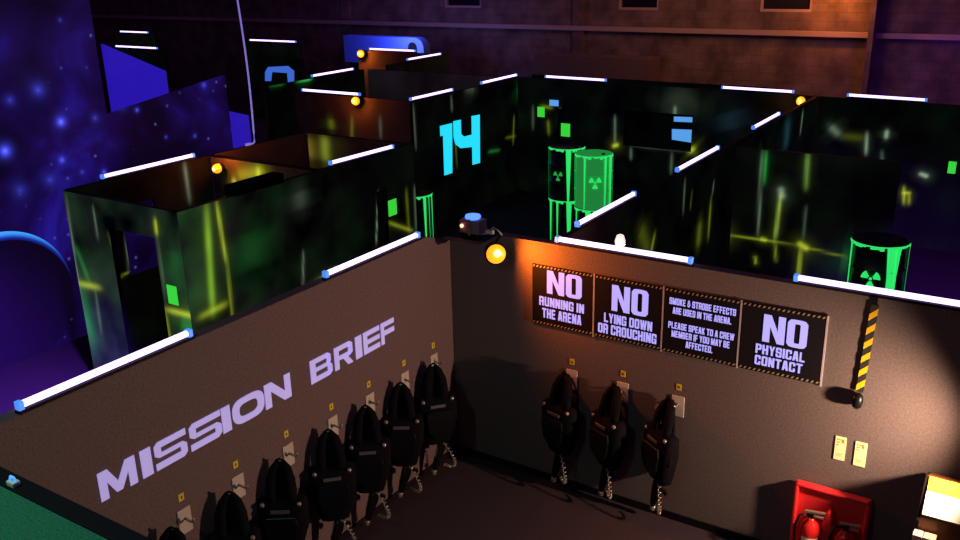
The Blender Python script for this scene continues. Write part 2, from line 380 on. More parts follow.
W13 = partition((1.18, 4.68), (3.1, 4.68), 'dark cross partition with glowing yellow seams, left of the single green barrel', [
    (724, 234, 800, 246, .42, .016, YG), (800, 246, 850, 258, .32, .016, YG), (724, 232, 726, 237, 1.1, .045, YG), (726, 190, 724, 250, .20, .02, WG), (762, 150, 758, 237, .28, .018, WG), (766, 150, 764, 185, .4, .03, GG),
    (781, 193, 775, 240, .9, .028, (.40, .60, .08)), (781, 190, 782, 196, .6, .05, WG), (775, 240, 776, 262, .4, .02, YG), (801, 247, 798, 280, .7, .025, YG), (800, 244, 806, 248, 1.0, .045, YG), (806, 205, 803, 240, .15, .02, WG),
    (808, 152, 806, 190, .55, .035, (.30, .62, .10)), (755, 257, 756, 263, .5, .02, YG), (762, 239, 765, 240, .7, .03, YG), (840, 260, 850, 262, .12, .15, GG)], base=.22, seed=16)
W14 = partition((.98, 9.37), (6.2, 9.1), 'dark partition under the pink-white tube at the upper right', [
    (830, 126, 840, 136, .3, .06, WG), (840, 136, 866, 138, .1, .06, YG), (867, 132, 866, 155, .5, .03, WG), (887, 130, 886, 139, .8, .04, WG), (874, 172, 884, 173, .7, .04, WG), (921, 174, 926, 176, .8, .04, WG),
    (904, 186, 904, 205, .8, .03, YG), (909, 192, 909, 205, .6, .03, YG), (904, 193, 909, 193, .8, .03, YG), (882, 150, 882, 172, .14, .03, WG)], base=.15, seed=17)

# ------------------------------------------------------------------ UV tubes on the wall tops
def tube_light(a, b, z, label, light=True):
    a = Vector((a[0], a[1], z)); b = Vector((b[0], b[1], z)); L = (b-a).length; d = (b-a).normalized(); rz = math.atan2(d.y, d.x)
    t = thing('fluorescent_tube', label, 'tube light', a, rz, 'ultraviolet tubes along the maze wall tops')
    bm = B(); box(bm, (-.02, -.026, -.0), (L+.02, .026, .022), bev=.004); obj('batten', bm, black, t)
    bm = B(); tube(bm, [(.012, 0, .048), (L-.012, 0, .048)], .021, 16); obj('lamp_tube', bm, tube_m, t, True)
    for x in (0, L):
        bm = B(); box(bm, (x-.018, -.024, .02), (x+.018, .024, .073), bev=.006); obj('end_cap', bm, cap_m, t)
    return t
TZ = 2.355
tube_light((-.02, -4.205), (-.02, -3.01), HW, 'white-violet tube on the left briefing wall, nearest the camera')
tube_light((-.02, -1.665), (-.02, -.465), HW, 'white-violet tube on the left briefing wall, near the room corner')
tube_light((1.126, .02), (2.32, .02), HW, 'white-violet tube on the right briefing wall, above the first two signs')
tube_light((3.145, .02), (4.42, .02), HW, 'white-violet tube on the right briefing wall, above the hanging striped strap')
tube_light((-4.62, -.37), (-4.62, .95), TZ, 'tube on the rear top of the green maze room, above its doorway end')
tube_light((-2.72, 1.42), (-2.66, 2.54), TZ, 'tube on the long green partition, just right of the orange lit cross wall')
tube_light((-4.93, 5.95), (-4.93, 7.2), TZ, 'short-looking tube directly above the cyan number 14')
tube_light((-4.93, 8.2), (-4.93, 9.5), TZ, 'tube above the wall right of the cyan number 14')
tube_light((-4.25, 9.52), (-2.93, 9.48), TZ, 'tube above the back partition, over the green barrels')
tube_light((-.62, 9.42), (.62, 9.38), TZ, 'tube above the back partition, beside the upper right amber lamp')
tube_light((1.07, .5), (1.07, 1.75), TZ, 'nearest tube on the long partition running away behind the signs')
tube_light((1.06, 2.96), (1.05, 4.33), TZ, 'middle tube on the long partition running away behind the signs')
tube_light((1.03, 5.84), (1.02, 7.1), TZ, 'farthest tube on the long partition, below the upper right amber lamp')
tube_light((1.52, 9.37), (2.70, 9.31), TZ, 'pinkish tube at the upper right, standing apart from the others')
tube_light((-7.52, 6.03), (-6.14, 6.03), TZ, 'tube above the orange washed wall, left of its amber lamp')
tube_light((-8.83, 7.7), (-8.83, 9.0), TZ, 'tube beside the green glowing edge of the distant wall')
tube_light((-11.4, 12.73), (-9.9, 12.73), TZ, 'thin tube in front of the pale blue hull')
tube_light((-8.83, 11.0), (-8.83, 12.35), TZ, 'tube right of the pale blue hull')
W15 = partition((-17.2, 13.62), (-14.8, 13.62), 'very distant dark partition under a tube left of the blue hull', base=.2, seed=18, res=.2)
tube_light((-16.9, 13.65), (-15.0, 13.65), TZ, 'distant tube right of the lilac hanging cable')
W16 = partition((-24.8, 14.6), (-22.6, 14.6), 'very distant dark partition under the upper tube at top left', base=.2, seed=19, res=.2, other=((.10, .05, .04), .6))
tube_light((-24.48, 14.62), (-22.97, 14.62), TZ+.0, 'upper of the two distant tubes at the top left')
W17 = partition((-19.8, 10.68), (-17.2, 10.68), 'very distant dark partition under the lower tube at top left', base=.2, seed=20, res=.2)
tube_light((-19.42, 10.71), (-17.57, 10.71), TZ, 'lower of the two distant tubes at the top left')
# ------------------------------------------------------------------ amber lamps
def amber_lamp(loc, axis, label, power=14, r=.075, off=.19, lightloc=None, lite=(1, .30, .03)):
    loc = Vector(loc); ax = Vector(axis).normalized()
    t = thing('amber_lamp', label, 'lamp', loc, 0, 'amber lamps on the walls')
    bm = B(); lathe(bm, [(r*.95, -.02), (r*1.15, -.02), (r*1.15, .03), (r, .035)], axis=ax); obj('housing', bm, black, t, True)
    bm = B(); lathe(bm, [(r*.95, .03), (r, .05), (r*.9, .085), (r*.6, .108), (r*.2, .118)], axis=ax); obj('lens', bm, amber, t, True)
    bm = B(); lathe(bm, [(r*.25, .118), (r*.35, .125), (r*.2, .135)], axis=ax, seg=12); obj('cap', bm, amberhot, t, True)
    l = lamp('amber_glow', 'POINT', lightloc or (loc+ax*off+Vector((0, 0, 0))), power, lite, .04)
    return t
# barrel-shaped amber spot in the briefing room corner
c = Vector((.60, -.16, 2.24))
t = thing('amber_spotlight', 'round glowing amber spotlight at the briefing room corner, left of the signs', 'lamp', c)
ax = Vector((.62, -.70, .10)).normalized()
bm = B(); lathe(bm, [(.05, -.11), (.085, -.09), (.095, .03), (.10, .03), (.10, .045), (.088, .045)], axis=ax); obj('housing', bm, black, t, True)
bm = B(); lathe(bm, [(.088, .035), (.085, .05), (.06, .065), (.02, .07)], axis=ax); obj('lens', bm, amber, t, True)
bm = B(); lathe(bm, [(.032, .068), (.028, .085), (.01, .09)], c=(.01, 0, .012), axis=ax, seg=14); obj('bulb', bm, amberhot, t, True)
bm = B(); tube(bm, [(-.09, .07, .02), (-.09, .15, .04), (-.04, .16, .12)], .012); obj('bracket', bm, black, t)
lamp('amber_spot_glow', 'SPOT', c+Vector((.11, -.13, .06)), 120, (1, .20, .012), .05, c+Vector((1.1, .10, -.10)), 158, 1.0)
amber_lamp((-4.28, 1.06, 2.25), (.3, -1, .1), 'amber lamp at the rear corner inside the nearest maze room', 13, r=.06, lightloc=(-4.16, .97, 2.44))
amber_lamp((-6.12, 5.93, 2.30), (.2, -1, .1), 'amber lamp at the end of a tube, left of the number 14', 9)
amber_lamp((-11.6, 12.6, 2.28), (.3, -1, .1), 'most distant amber lamp, in front of the pale blue hull', 16, r=.10)
amber_lamp((.80, 9.28, 2.27), (0, -1, .1), 'amber lamp at the upper right, where two maze walls meet', 5)
# warm lamp behind the right briefing wall
t = thing('warm_lamp', 'small white glowing lamp peeking over the tube above the second sign', 'lamp', (1.62, .22, 2.40))
bm = B(); lathe(bm, [(.04, -.04), (.045, 0), (.03, .05), (.01, .06)]); obj('diffuser', bm, mat('warm_glow', (1, .8, .7), .4, emit=(1, .70, .60), es=1.2), t, True)
bm = B(); tube(bm, [(0, 0, -.04), (0, -.05, -.1), (0, -.12, -.12)], .012); obj('bracket', bm, black, t)
lamp('warm_lamp_glow', 'POINT', (1.62, .34, 2.32), 7, (1, .55, .35), .04)

# ------------------------------------------------------------------ star mural
def mural_mat():
    m, t, b = nt('star_mural')
    N = t.nodes; Lk = t.links
    g = N.new('ShaderNodeNewGeometry')
    n = N.new('ShaderNodeTexNoise'); n.inputs['Scale'].default_value = .9; n.inputs['Detail'].default_value = 7; n.inputs['Distortion'].default_value = .7
    rp = N.new('ShaderNodeValToRGB'); e = rp.color_ramp.elements
    e[0].position = .40; e[0].color = (.003, .0006, .012, 1); e[1].position = .80; e[1].color = (.020, .010, .30, 1)
    k = rp.color_ramp.elements.new(.56); k.color = (.008, .002, .055, 1)
    v = N.new('ShaderNodeTexVoronoi'); v.inputs['Scale'].default_value = 4.6
    mr = N.new('ShaderNodeMapRange'); mr.inputs[1].default_value = .0; mr.inputs[2].default_value = .15; mr.inputs[3].default_value = 1; mr.inputs[4].default_value = 0
    pw = N.new('ShaderNodeMath'); pw.operation = 'POWER'; pw.inputs[1].default_value = 1.6
    sc = N.new('ShaderNodeSeparateColor'); th = N.new('ShaderNodeMath'); th.operation = 'POWER'; th.inputs[1].default_value = 1.0
    mu = N.new('ShaderNodeMath'); mu.operation = 'MULTIPLY'
    for x in (n, v): Lk.new(g.outputs['Position'], x.inputs['Vector'])
    Lk.new(n.outputs['Fac'], rp.inputs[0]); Lk.new(v.outputs['Distance'], mr.inputs[0]); Lk.new(mr.outputs[0], pw.inputs[0])
    Lk.new(v.outputs['Color'], sc.inputs[0]); Lk.new(sc.outputs[0], th.inputs[0]); Lk.new(pw.outputs[0], mu.inputs[0]); Lk.new(th.outputs[0], mu.inputs[1])
    stars = N.new('ShaderNodeMix'); stars.data_type = 'RGBA'; stars.blend_type = 'ADD'; stars.inputs[7].default_value = (.22, .24, 1, 1)
    Lk.new(mu.outputs[0], stars.inputs[0]); Lk.new(rp.outputs[0], stars.inputs[6])
    cur = stars.outputs[2]
    def math2(op, a, bb):
        q = N.new('ShaderNodeMath'); q.operation = op
        for i, x in enumerate((a, bb)):
            if x is None: continue
            if isinstance(x, (int, float)): q.inputs[i].default_value = x
            else: Lk.new(x, q.inputs[i])
        return q.outputs[0]
    for (x, y, s, r) in [(5, 151, 1.6, .10), (61, 122, 1.5, .085), (62, 160, .8, .07), (104, 172, .8, .05), (122, 104, .7, .09), (137, 110, .8, .045), (155, 93, .6, .035), (204, 85, .6, .06), (166, 137, .5, .035), (195, 136, .5, .045), (38, 90, .4, .14), (20, 190, .25, .16), (50, 180, .3, .13), (82, 172, .35, .05), (95, 118, .3, .09), (60, 20, .3, .04), (10, 100, .3, .10)]:
        q = hit(x, y, 0, -6.0)
        ds = N.new('ShaderNodeVectorMath'); ds.operation = 'DISTANCE'; ds.inputs[1].default_value = q
        Lk.new(g.outputs['Position'], ds.inputs[0])
        gl = math2('MULTIPLY', math2('POWER', 2.718, math2('MULTIPLY', ds.outputs['Value'], -2.8/r)), s*1.6)
        ad = N.new('ShaderNodeMix'); ad.data_type = 'RGBA'; ad.blend_type = 'ADD'; ad.inputs[7].default_value = (.07, .09, 1, 1)
        Lk.new(gl, ad.inputs[0]); Lk.new(cur, ad.inputs[6]); ad.clamp_factor = False; cur = ad.outputs[2]
    Lk.new(cur, b.inputs['Base Color']); Lk.new(cur, b.inputs['Emission Color']); b.inputs['Emission Strength'].default_value = .95
    b.inputs['Roughness'].default_value = .9
    return m
mur = mural_mat()
root = thing('star_mural', 'tall purple night-sky mural board with stars and a blue planet rim at the left edge', 'mural', (-6.03, -1, 0))
q1 = hit(104, 95, 0, -6).y
bm = B(); box(bm, (-6.06, -4.6, 0), (-6.0, q1, 5.2)); obj('backdrop', bm, mur, root, local=False)
bm = B()
def disc(cy, cz, r, x0, n=64, mi=0):
    prism(bm, [(x0, cy+r*math.cos(2*math.pi*i/n), cz+r*math.sin(2*math.pi*i/n)) for i in range(n)], (.004, 0, 0), mi)
def planet_mat(c=(-1.0, .75)):
    m, t, b = nt('planet_paint'); N = t.nodes; Lk = t.links
    g = N.new('ShaderNodeNewGeometry'); ds = N.new('ShaderNodeVectorMath'); ds.operation = 'DISTANCE'
    ds.inputs[1].default_value = (-5.994, -1.03+.012, .79-.12); Lk.new(g.outputs['Position'], ds.inputs[0])
    rp = N.new('ShaderNodeMapRange'); rp.inputs[1].default_value = .90; rp.inputs[2].default_value = 1.01
    Lk.new(ds.outputs['Value'], rp.inputs[0]); r = N.new('ShaderNodeValToRGB'); e = r.color_ramp.elements
    e[0].position = 0; e[0].color = (.004, .001, .012, 1); e[1].position = .85; e[1].color = (.05, .36, 1, 1); k = e.new(.35); k.color = (.01, .03, .35, 1)
    Lk.new(rp.outputs[0], r.inputs[0]); Lk.new(r.outputs[0], b.inputs['Base Color']); Lk.new(r.outputs[0], b.inputs['Emission Color']); b.inputs['Emission Strength'].default_value = 1
    return m
disc(-1.03, .79, .90, -5.998, 96); obj('planet', bm, planet_mat(), root, local=False)
root = thing('star_mural', 'low night-sky mural board with a raked top edge, right of the tall one', 'mural', (-6.03, 2, 0))
a = hit(107, 113, 0, -6); b_ = hit(225, 75, 0, -6)
bm = B(); prism(bm, [(-6.0, q1+.01, 0), (-6.0, b_.y, 0), (-6.0, b_.y, b_.z), (-6.0, a.y, a.z-.02), (-6.0, q1+.01, a.z-.05)], (-.05, 0, 0)); obj('backdrop', bm, mur, root, local=False)
bluem = mat('painted_uv_light_board', (.05, .03, .62), .8, emit=(.025, .010, .52), es=.7, var=.25, vs=3)  # ultraviolet light on both boards put into their colour and glow
bm = B(); ya, yb = hit(103, 44, 0, -7), hit(166, 71, 0, -7); prism(bm, [(-7, ya.y, 0), (-7, yb.y, 0), (-7, yb.y, yb.z), (-7, ya.y, ya.z)], (-.05, 0, 0)); o = obj('mural_board', bm, bluem)
tag(o, 'plain triangular board with painted blue-violet light behind the two star murals', 'board')
bm = B(); prism(bm, [(-7, 3.62, 0), (-7, 4.15, 0), (-7, 4.15, 2.25), (-7, 3.62, 2.42)], (-.05, 0, 0)); o = obj('mural_board', bm, bluem)
tag(o, 'small board with painted bright blue light behind the foot of the lilac hanging cable', 'board')
t = thing('hanging_cable', 'thin lilac glowing cable hanging down to the back corner of the nearest maze room', 'cable', (-4.63, 2.02, 2.355))
bm = B(); pts = []
for i in range(26):
    k = i/25; pts.append((.0, -.06*k + .03*math.sin(k*5), 2.9*k**1.0+.05)) 
pts = [(0, -.10, .015), (0, -.03, .012), (0, 0, .03)]+pts[1:]
tube(bm, pts, .012, 8); obj('cable', bm, lilac, t, True)
bm = B(); box(bm, (-.02, -.16, 0), (.02, -.08, .03), bev=.005); obj('plug', bm, lilac, t)
# pale hull
t = thing('pale_hull', 'pale blue box-like hull with rounded right end and dark arched slot, far back', 'prop', (-12, 14, 0))
y0 = 14.0; P0 = hit(343, 33, 1, y0); P1 = hit(424, 60, 1, y0)
zt, zb, xl, xr = 2.60, 1.85, P0.x, P1.x
bm = B(); rr = .30; pts = [(xl, y0, zb), (xr, y0, zb)] + [(xr-rr+rr*math.cos(a), y0, zt-rr+rr*math.sin(a)) for a in [math.pi/2*i/8 for i in range(9)]] + [(xl, y0, zt)]
prism(bm, pts, (0, .3, 0)); obj('hull', bm, hullm, t, local=False)
bm = B(); a0, a1 = xr-.52, xr-.22; pts = [(a0, y0-.01, zb), (a1, y0-.01, zb)] + [((a0+a1)/2+.15*math.cos(a), y0-.01, zt-.26+.14*math.sin(a)) for a in [math.pi*i/8 for i in range(9)]]
prism(bm, pts, (0, -.01, 0)); obj('slot', bm, black, t, local=False)
bm = B(); box(bm, (xl+.1, y0+.1, 0), (xr-.1, y0+.28, zb)); obj('plinth', bm, black, t, local=False)
lamp('hull_uv', 'AREA', (xr-.3, 13.1, 2.75), 45, (.25, .25, 1), .4, (xr-.5, 14, 2.35))  # blue light added to brighten the hull's right end

# ------------------------------------------------------------------ green marker cards
def marker(x, y, wpx, hpx, ax, v, label):
    a = hit(x-wpx/2, y, ax, v); b = hit(x+wpx/2, y, ax, v); tp = hit(x, y-hpx/2, ax, v); bt = hit(x, y+hpx/2, ax, v)
    bm = B(); s = .012; c = hit(x, y, ax, v)
    lo = [min(a[i], b[i]) for i in range(3)]; hi = [max(a[i], b[i]) for i in range(3)]
    lo[ax] = v-.006; hi[ax] = v+.006; lo[2] = bt.z; hi[2] = tp.z
    box(bm, lo, hi, bev=.003); tag(obj('marker_card', bm, green), label, 'marker', 'glowing green marker cards')
marker(172.5, 295, 9, 18, 1, -.91, 'glowing green rectangle on the doorway wall of the nearest maze room')
marker(392.5, 207.5, 8, 16, 0, -2.69, 'glowing green rectangle near the far end of the long green partition')
marker(541, 112, 7, 10, 1, 9.48, 'upper left of the two small green rectangles right of the number 14')
marker(565.5, 130, 9, 13, 1, 9.46, 'green rectangle directly above the rear barrel')
marker(952, 167.5, 8, 12, 1, 9.12, 'glowing green rectangle at the right edge on the dark far partition')
marker(554, 103, 9, 6, 1, 9.46, 'tiny blue card above the narrow dark doorway of the back partition')
col.objects[-1].data.materials[0] = skyb

# ------------------------------------------------------------------ barrels
def trefoil(bm, c, nrm, R_, mi=0):
    c = Vector(c); nrm = Vector(nrm).normalized(); sx = Vector((0, 0, 1)).cross(nrm).normalized(); up = Vector((0, 0, 1))
    def P(a, r): return c + sx*r*math.cos(a) + up*r*math.sin(a)
    for k in range(3):
        m = math.pi/2+math.pi + k*2*math.pi/3
        m = -math.pi/2 + k*2*math.pi/3
        pts = [P(m-.5+i*.2, R_) for i in range(6)] + [P(m+.45-i*.3, R_*.30) for i in range(4)]
        prism(bm, pts, nrm*.004, mi)
    prism(bm, [P(2*math.pi*i/10, R_*.17) for i in range(10)], nrm*.004, mi)
gmat_bright = mat('fluorescent_green_wash', (.03, .35, .08), .6, emit=(.02, .32, .06), es=.62, var=.15, vs=5)
gmat_line = mat('fluorescent_green_drip', (.02, .5, .05), .6, emit=(.03, .90, .17), es=.85)
gmat_dark = mat('dark_barrel_paint', (.010, .022, .018), .4)
gmat_dim = mat('dim_green_symbol', (.05, .5, .15), .6, emit=(.03, .55, .08), es=.6)
def barrel(x, y, z, label, body, drips, sym, rim=True, symm=None, washed=False, yawoff=0, rad=.29):
    H = .86
    t = thing('oil_drum', label, 'barrel', (x, y, z), 0, 'fluorescent painted drums')
    bm = B()
    prof = [(rad-.012, 0), (rad+.006, .008), (rad+.006, .022), (rad-.004, .035), (rad-.004, .27), (rad+.008, .285), (rad-.004, .30), (rad-.004, .56), (rad+.008, .575), (rad-.004, .59), (rad-.004, H-.035), (rad+.006, H-.022), (rad+.006, H-.004), (rad-.008, H), (rad-.02, H-.02), (.02, H-.02)]
    lathe(bm, prof, seg=40); obj('drum_body', bm, body, t, True)
    bm = B(); lathe(bm, [(.03, H-.02), (.035, H-.005), (.02, H)], c=(.14, .05, 0), seg=12); obj('bung', bm, gmat_dark, t, True)
    vd = math.atan2(CAM.y-y, CAM.x-x)
    if rim:
        bm = B(); n = 40
        for i in [q for q in range(n) if math.cos(2*math.pi*(q+.5)/n-vd) > -.05]:      # top band of paint with an uneven lower edge
            a0, a1 = 2*math.pi*i/n, 2*math.pi*(i+1)/n; rr = rad+.010
            h0 = .030+.012*math.sin(i*1.3)+.010*math.sin(i*2.9); 
            P = lambda a, zz, r_=rr: Vector((r_*math.cos(a), r_*math.sin(a), zz))
            vs = [bm.verts.new(q) for q in (P(a0, H-h0), P(a1, H-h0), P(a1, H+.002), P(a0, H+.002))]; bm.faces.new(vs)
        obj('painted_rim', bm, gmat_line, t)
    for (ang, wd, z0, z1) in drips:
        bm = B()
        a = vd+R(ang); rr = rad+.011; k = 8
        for i in range(k):
            f0, f1 = i/k, (i+1)/k; w0 = wd*(1-.65*f0); w1 = wd*(1-.65*f1)
            za = z1+(z0-z1)*f0; zb_ = z1+(z0-z1)*f1
            vs = [bm.verts.new((rr*math.cos(a+s*w_/rr/2), rr*math.sin(a+s*w_/rr/2), zz)) for s, w_, zz in ((-1, w0, za), (1, w0, za), (1, w1, zb_), (-1, w1, zb_))]; bm.faces.new(vs)
        obj('paint_drip', bm, gmat_line, t)
    if sym is not None:
        a = vd+R(sym[0]); nrm = Vector((math.cos(a), math.sin(a), 0)); bm = B()
        trefoil(bm, nrm*(rad+.014)+Vector((0, 0, sym[1])), nrm, sym[2]); obj('radiation_symbol', bm, symm or gmat_line, t)
    return t
bc = hit(594, 152, 2, 1.74); bx, by = bc.x, bc.y
barrel(bx, by, 0, 'lower drum of the front stack, dark with dripping green paint', gmat_dark, [(-15, .09, .3, .86), (25, .06, .35, .86), (-60, .04, .4, .86), (50, .09, .55, .86)], (-42, .50, .08), symm=gmat_dim)
barrel(bx, by, .865, 'upper drum of the front stack, bright green all over with a trefoil symbol', gmat_bright, [(-82, .05, 0, .86), (-28, .035, 0, .86), (38, .05, 0, .86), (62, .09, 0, .86), (84, .05, 0, .86)], (5, .45, .10))
bc = hit(567, 145, 2, 1.74)
barrel(bc.x, bc.y, 0, 'lower drum of the rear stack, dark with long green drips', gmat_dark, [(-60, .07, .1, .86), (-30, .04, .2, .86), (8, .09, .0, .86), (50, .05, .2, .86)], None)
barrel(bc.x, bc.y, .865, 'upper drum of the rear stack, dark with one green streak and a small trefoil', gmat_dark, [(5, .09, .0, .86), (-84, .02, .0, .86), (30, .02, .1, .86)], (-28, .42, .085), symm=gmat_dim)
bc = hit(881, 238, 2, 1.74)
barrel(bc.x, bc.y, 0, 'hidden lower drum under the lone green-edged drum', gmat_dark, [(5, .08, .2, .86)], None)
barrel(bc.x, bc.y, .865, 'lone dark drum with bright green edges and trefoil, right of the yellow seams', gmat_dark, [(-68, .05, 0, .86), (30, .16, .2, .86), (22, .03, 0, .86), (38, .035, 0, .86), (78, .02, 0, .86)], (-10, .50, .10))
bc = hit(415, 193, 2, .86)
barrel(bc.x, bc.y, 0, 'green-edged drum half hidden behind the end of the long green partition', gmat_dark, [(32, .06, 0, .86), (70, .05, 0, .86), (50, .02, .1, .86)], None)

# ------------------------------------------------------------------ small devices on the walls
t = thing('effects_box', 'black flat box sitting on top of the long green partition', 'box', (-2.73, .2, 2.355))
bm = B(); box(bm, (-.09, -.36, 0), (.09, .36, .11), bev=.008); obj('case', bm, black, t)
bm = B(); box(bm, (.09, -.25, .03), (.1, .25, .08)); obj('grille', bm, gloss, t)
t = thing('sensor_device', 'small metal device with blue dome and orange light at the briefing room corner', 'device', (.16, .16, 2.225))
bm = B(); box(bm, (-.11, -.07, .06), (.11, .07, .19), bev=.01); obj('case', bm, dust, t)
bm = B(); box(bm, (-.01, -.08, .05), (.02, -.07, .2)); obj('clamp', bm, silver, t)
bm = B(); lathe(bm, [(.06, .19), (.075, .205), (.07, .225), (.03, .235)], seg=20); obj('blue_dome', bm, ledblue, t, True)
bm = B(); lathe(bm, [(.016, 0), (.016, .012), (.008, .018)], c=(-.075, -.072, .13), axis=(0, -1, 0), seg=12); obj('indicator', bm, ledor, t, True)
bm = B(); box(bm, (-.09, -.06, 0), (.09, .04, .06)); obj('foot', bm, black, t)
t = thing('cable_run', 'thin pale cable rising from the sensor device along the notched wall top', 'cable', (.3, .05, 2.26))
bm = B(); tube(bm, [(-.02, .06, .04), (.04, -.02, .06), (.12, -.06, .10), (.19, -.06, .16), (.24, -.06, .14), (.28, -.06, .10)], .007, 8); obj('wire', bm, trim, t, True)
bm = B(); box(bm, (.12, -.09, .10), (.2, -.055, .14), bev=.005); obj('connector', bm, trim, t)

# ------------------------------------------------------------------ MISSION BRIEF lettering
def rect(x0, z0, x1, z1): return [(x0, z0), (x1, z0), (x1, z1), (x0, z1)]
GL = {
 'M': [[(0, 0), (0, 1), (.26, 1), (.5, .42), (.74, 1), (1, 1), (1, 0), (.79, 0), (.79, .58), (.58, .06), (.42, .06), (.21, .58), (.21, 0)]],
 'I': [rect(0, 0, 1, 1)],
 'S': [[(0, 0), (.88, 0), (1, .13), (1, .46), (.88, .58), (.2, .58), (.2, .77), (1, .77), (1, 1), (.12, 1), (0, .88), (0, .53), (.12, .42), (.8, .42), (.8, .24), (0, .24)]],
 'N': [[(0, 0), (0, 1), (.28, 1), (.77, .36), (.77, 1), (1, 1), (1, 0), (.72, 0), (.23, .64), (.23, 0)]],
 'B': [rect(0, 0, .24, 1), rect(.24, 0, .86, .22), rect(.24, .43, .86, .60), rect(.24, .79, .82, 1), [(.82, 1), (.76, .9), (.76, .5), (.9, .52), (.95, .6), (.95, .88)], [(.86, 0), (1, .12), (1, .42), (.88, .55), (.78, .5), (.78, .1)]],
 'R': [rect(0, 0, .24, 1), rect(.24, .79, .85, 1), rect(.24, .38, .85, .57), [(.85, 1), (.76, .9), (.76, .45), (.85, .38), (1, .48), (1, .88)], [(.45, .40), (.72, .40), (1, 0), (.72, 0)]],
 'E': [rect(0, 0, .24, 1), rect(.24, .78, 1, 1), rect(.24, .40, 1, .60), rect(.24, 0, 1, .22)],
 'F': [rect(0, 0, .24, 1), rect(.24, .78, 1, 1), rect(.24, .38, 1, .60)],
}
ring = [(.5+.5*math.copysign(abs(math.cos(a))**.55, math.cos(a)), .5+.5*math.copysign(abs(math.sin(a))**.75, math.sin(a))) for a in [2*math.pi*i/32 for i in range(33)]]
rin = [(.5+(x-.5)*.58, .5+(z-.5)*.50) for x, z in ring]
GL['O'] = [[ring[i], ring[i+1], rin[i+1], rin[i]] for i in range(32)]
words = thing('wall_lettering', 'large lilac MISSION BRIEF lettering on the left briefing wall', 'lettering', (.002, -2.4, 1.56))
for ch, x0, x1 in [('M', 98.7, 135.5), ('I', 140.7, 151.2), ('S', 154.6, 186), ('S', 189.5, 220.5), ('I', 221.5, 230), ('O', 232, 263.5), ('N', 264.5, 290), ('B', 310, 331.5), ('R', 334, 352), ('I', 355, 361.2), ('E', 363, 379), ('F', 380.5, 393.5)]:
    def yy(px):   # where the photo column of the letter meets the middle line of the writing
        lo, hi = -4.5, -.3
        for _ in range(40):
            m_ = (lo+hi)/2; dv = Vector((0, m_, 1.67))-CAM; X = 480+FPX*dv.dot(_r2)/dv.dot(_f)
            if X < px: lo = m_
            else: hi = m_
        return lo
    ya, yb = yy(x0), yy(x1); bm = B()
    for poly in GL[ch]:
        prism(bm, [(.002, ya+(yb-ya)*x+.02*(z-.5)*0, 1.57+.198*z) for x, z in poly], (.006, 0, 0))
    obj('letter', bm, letter_m, words, local=False)

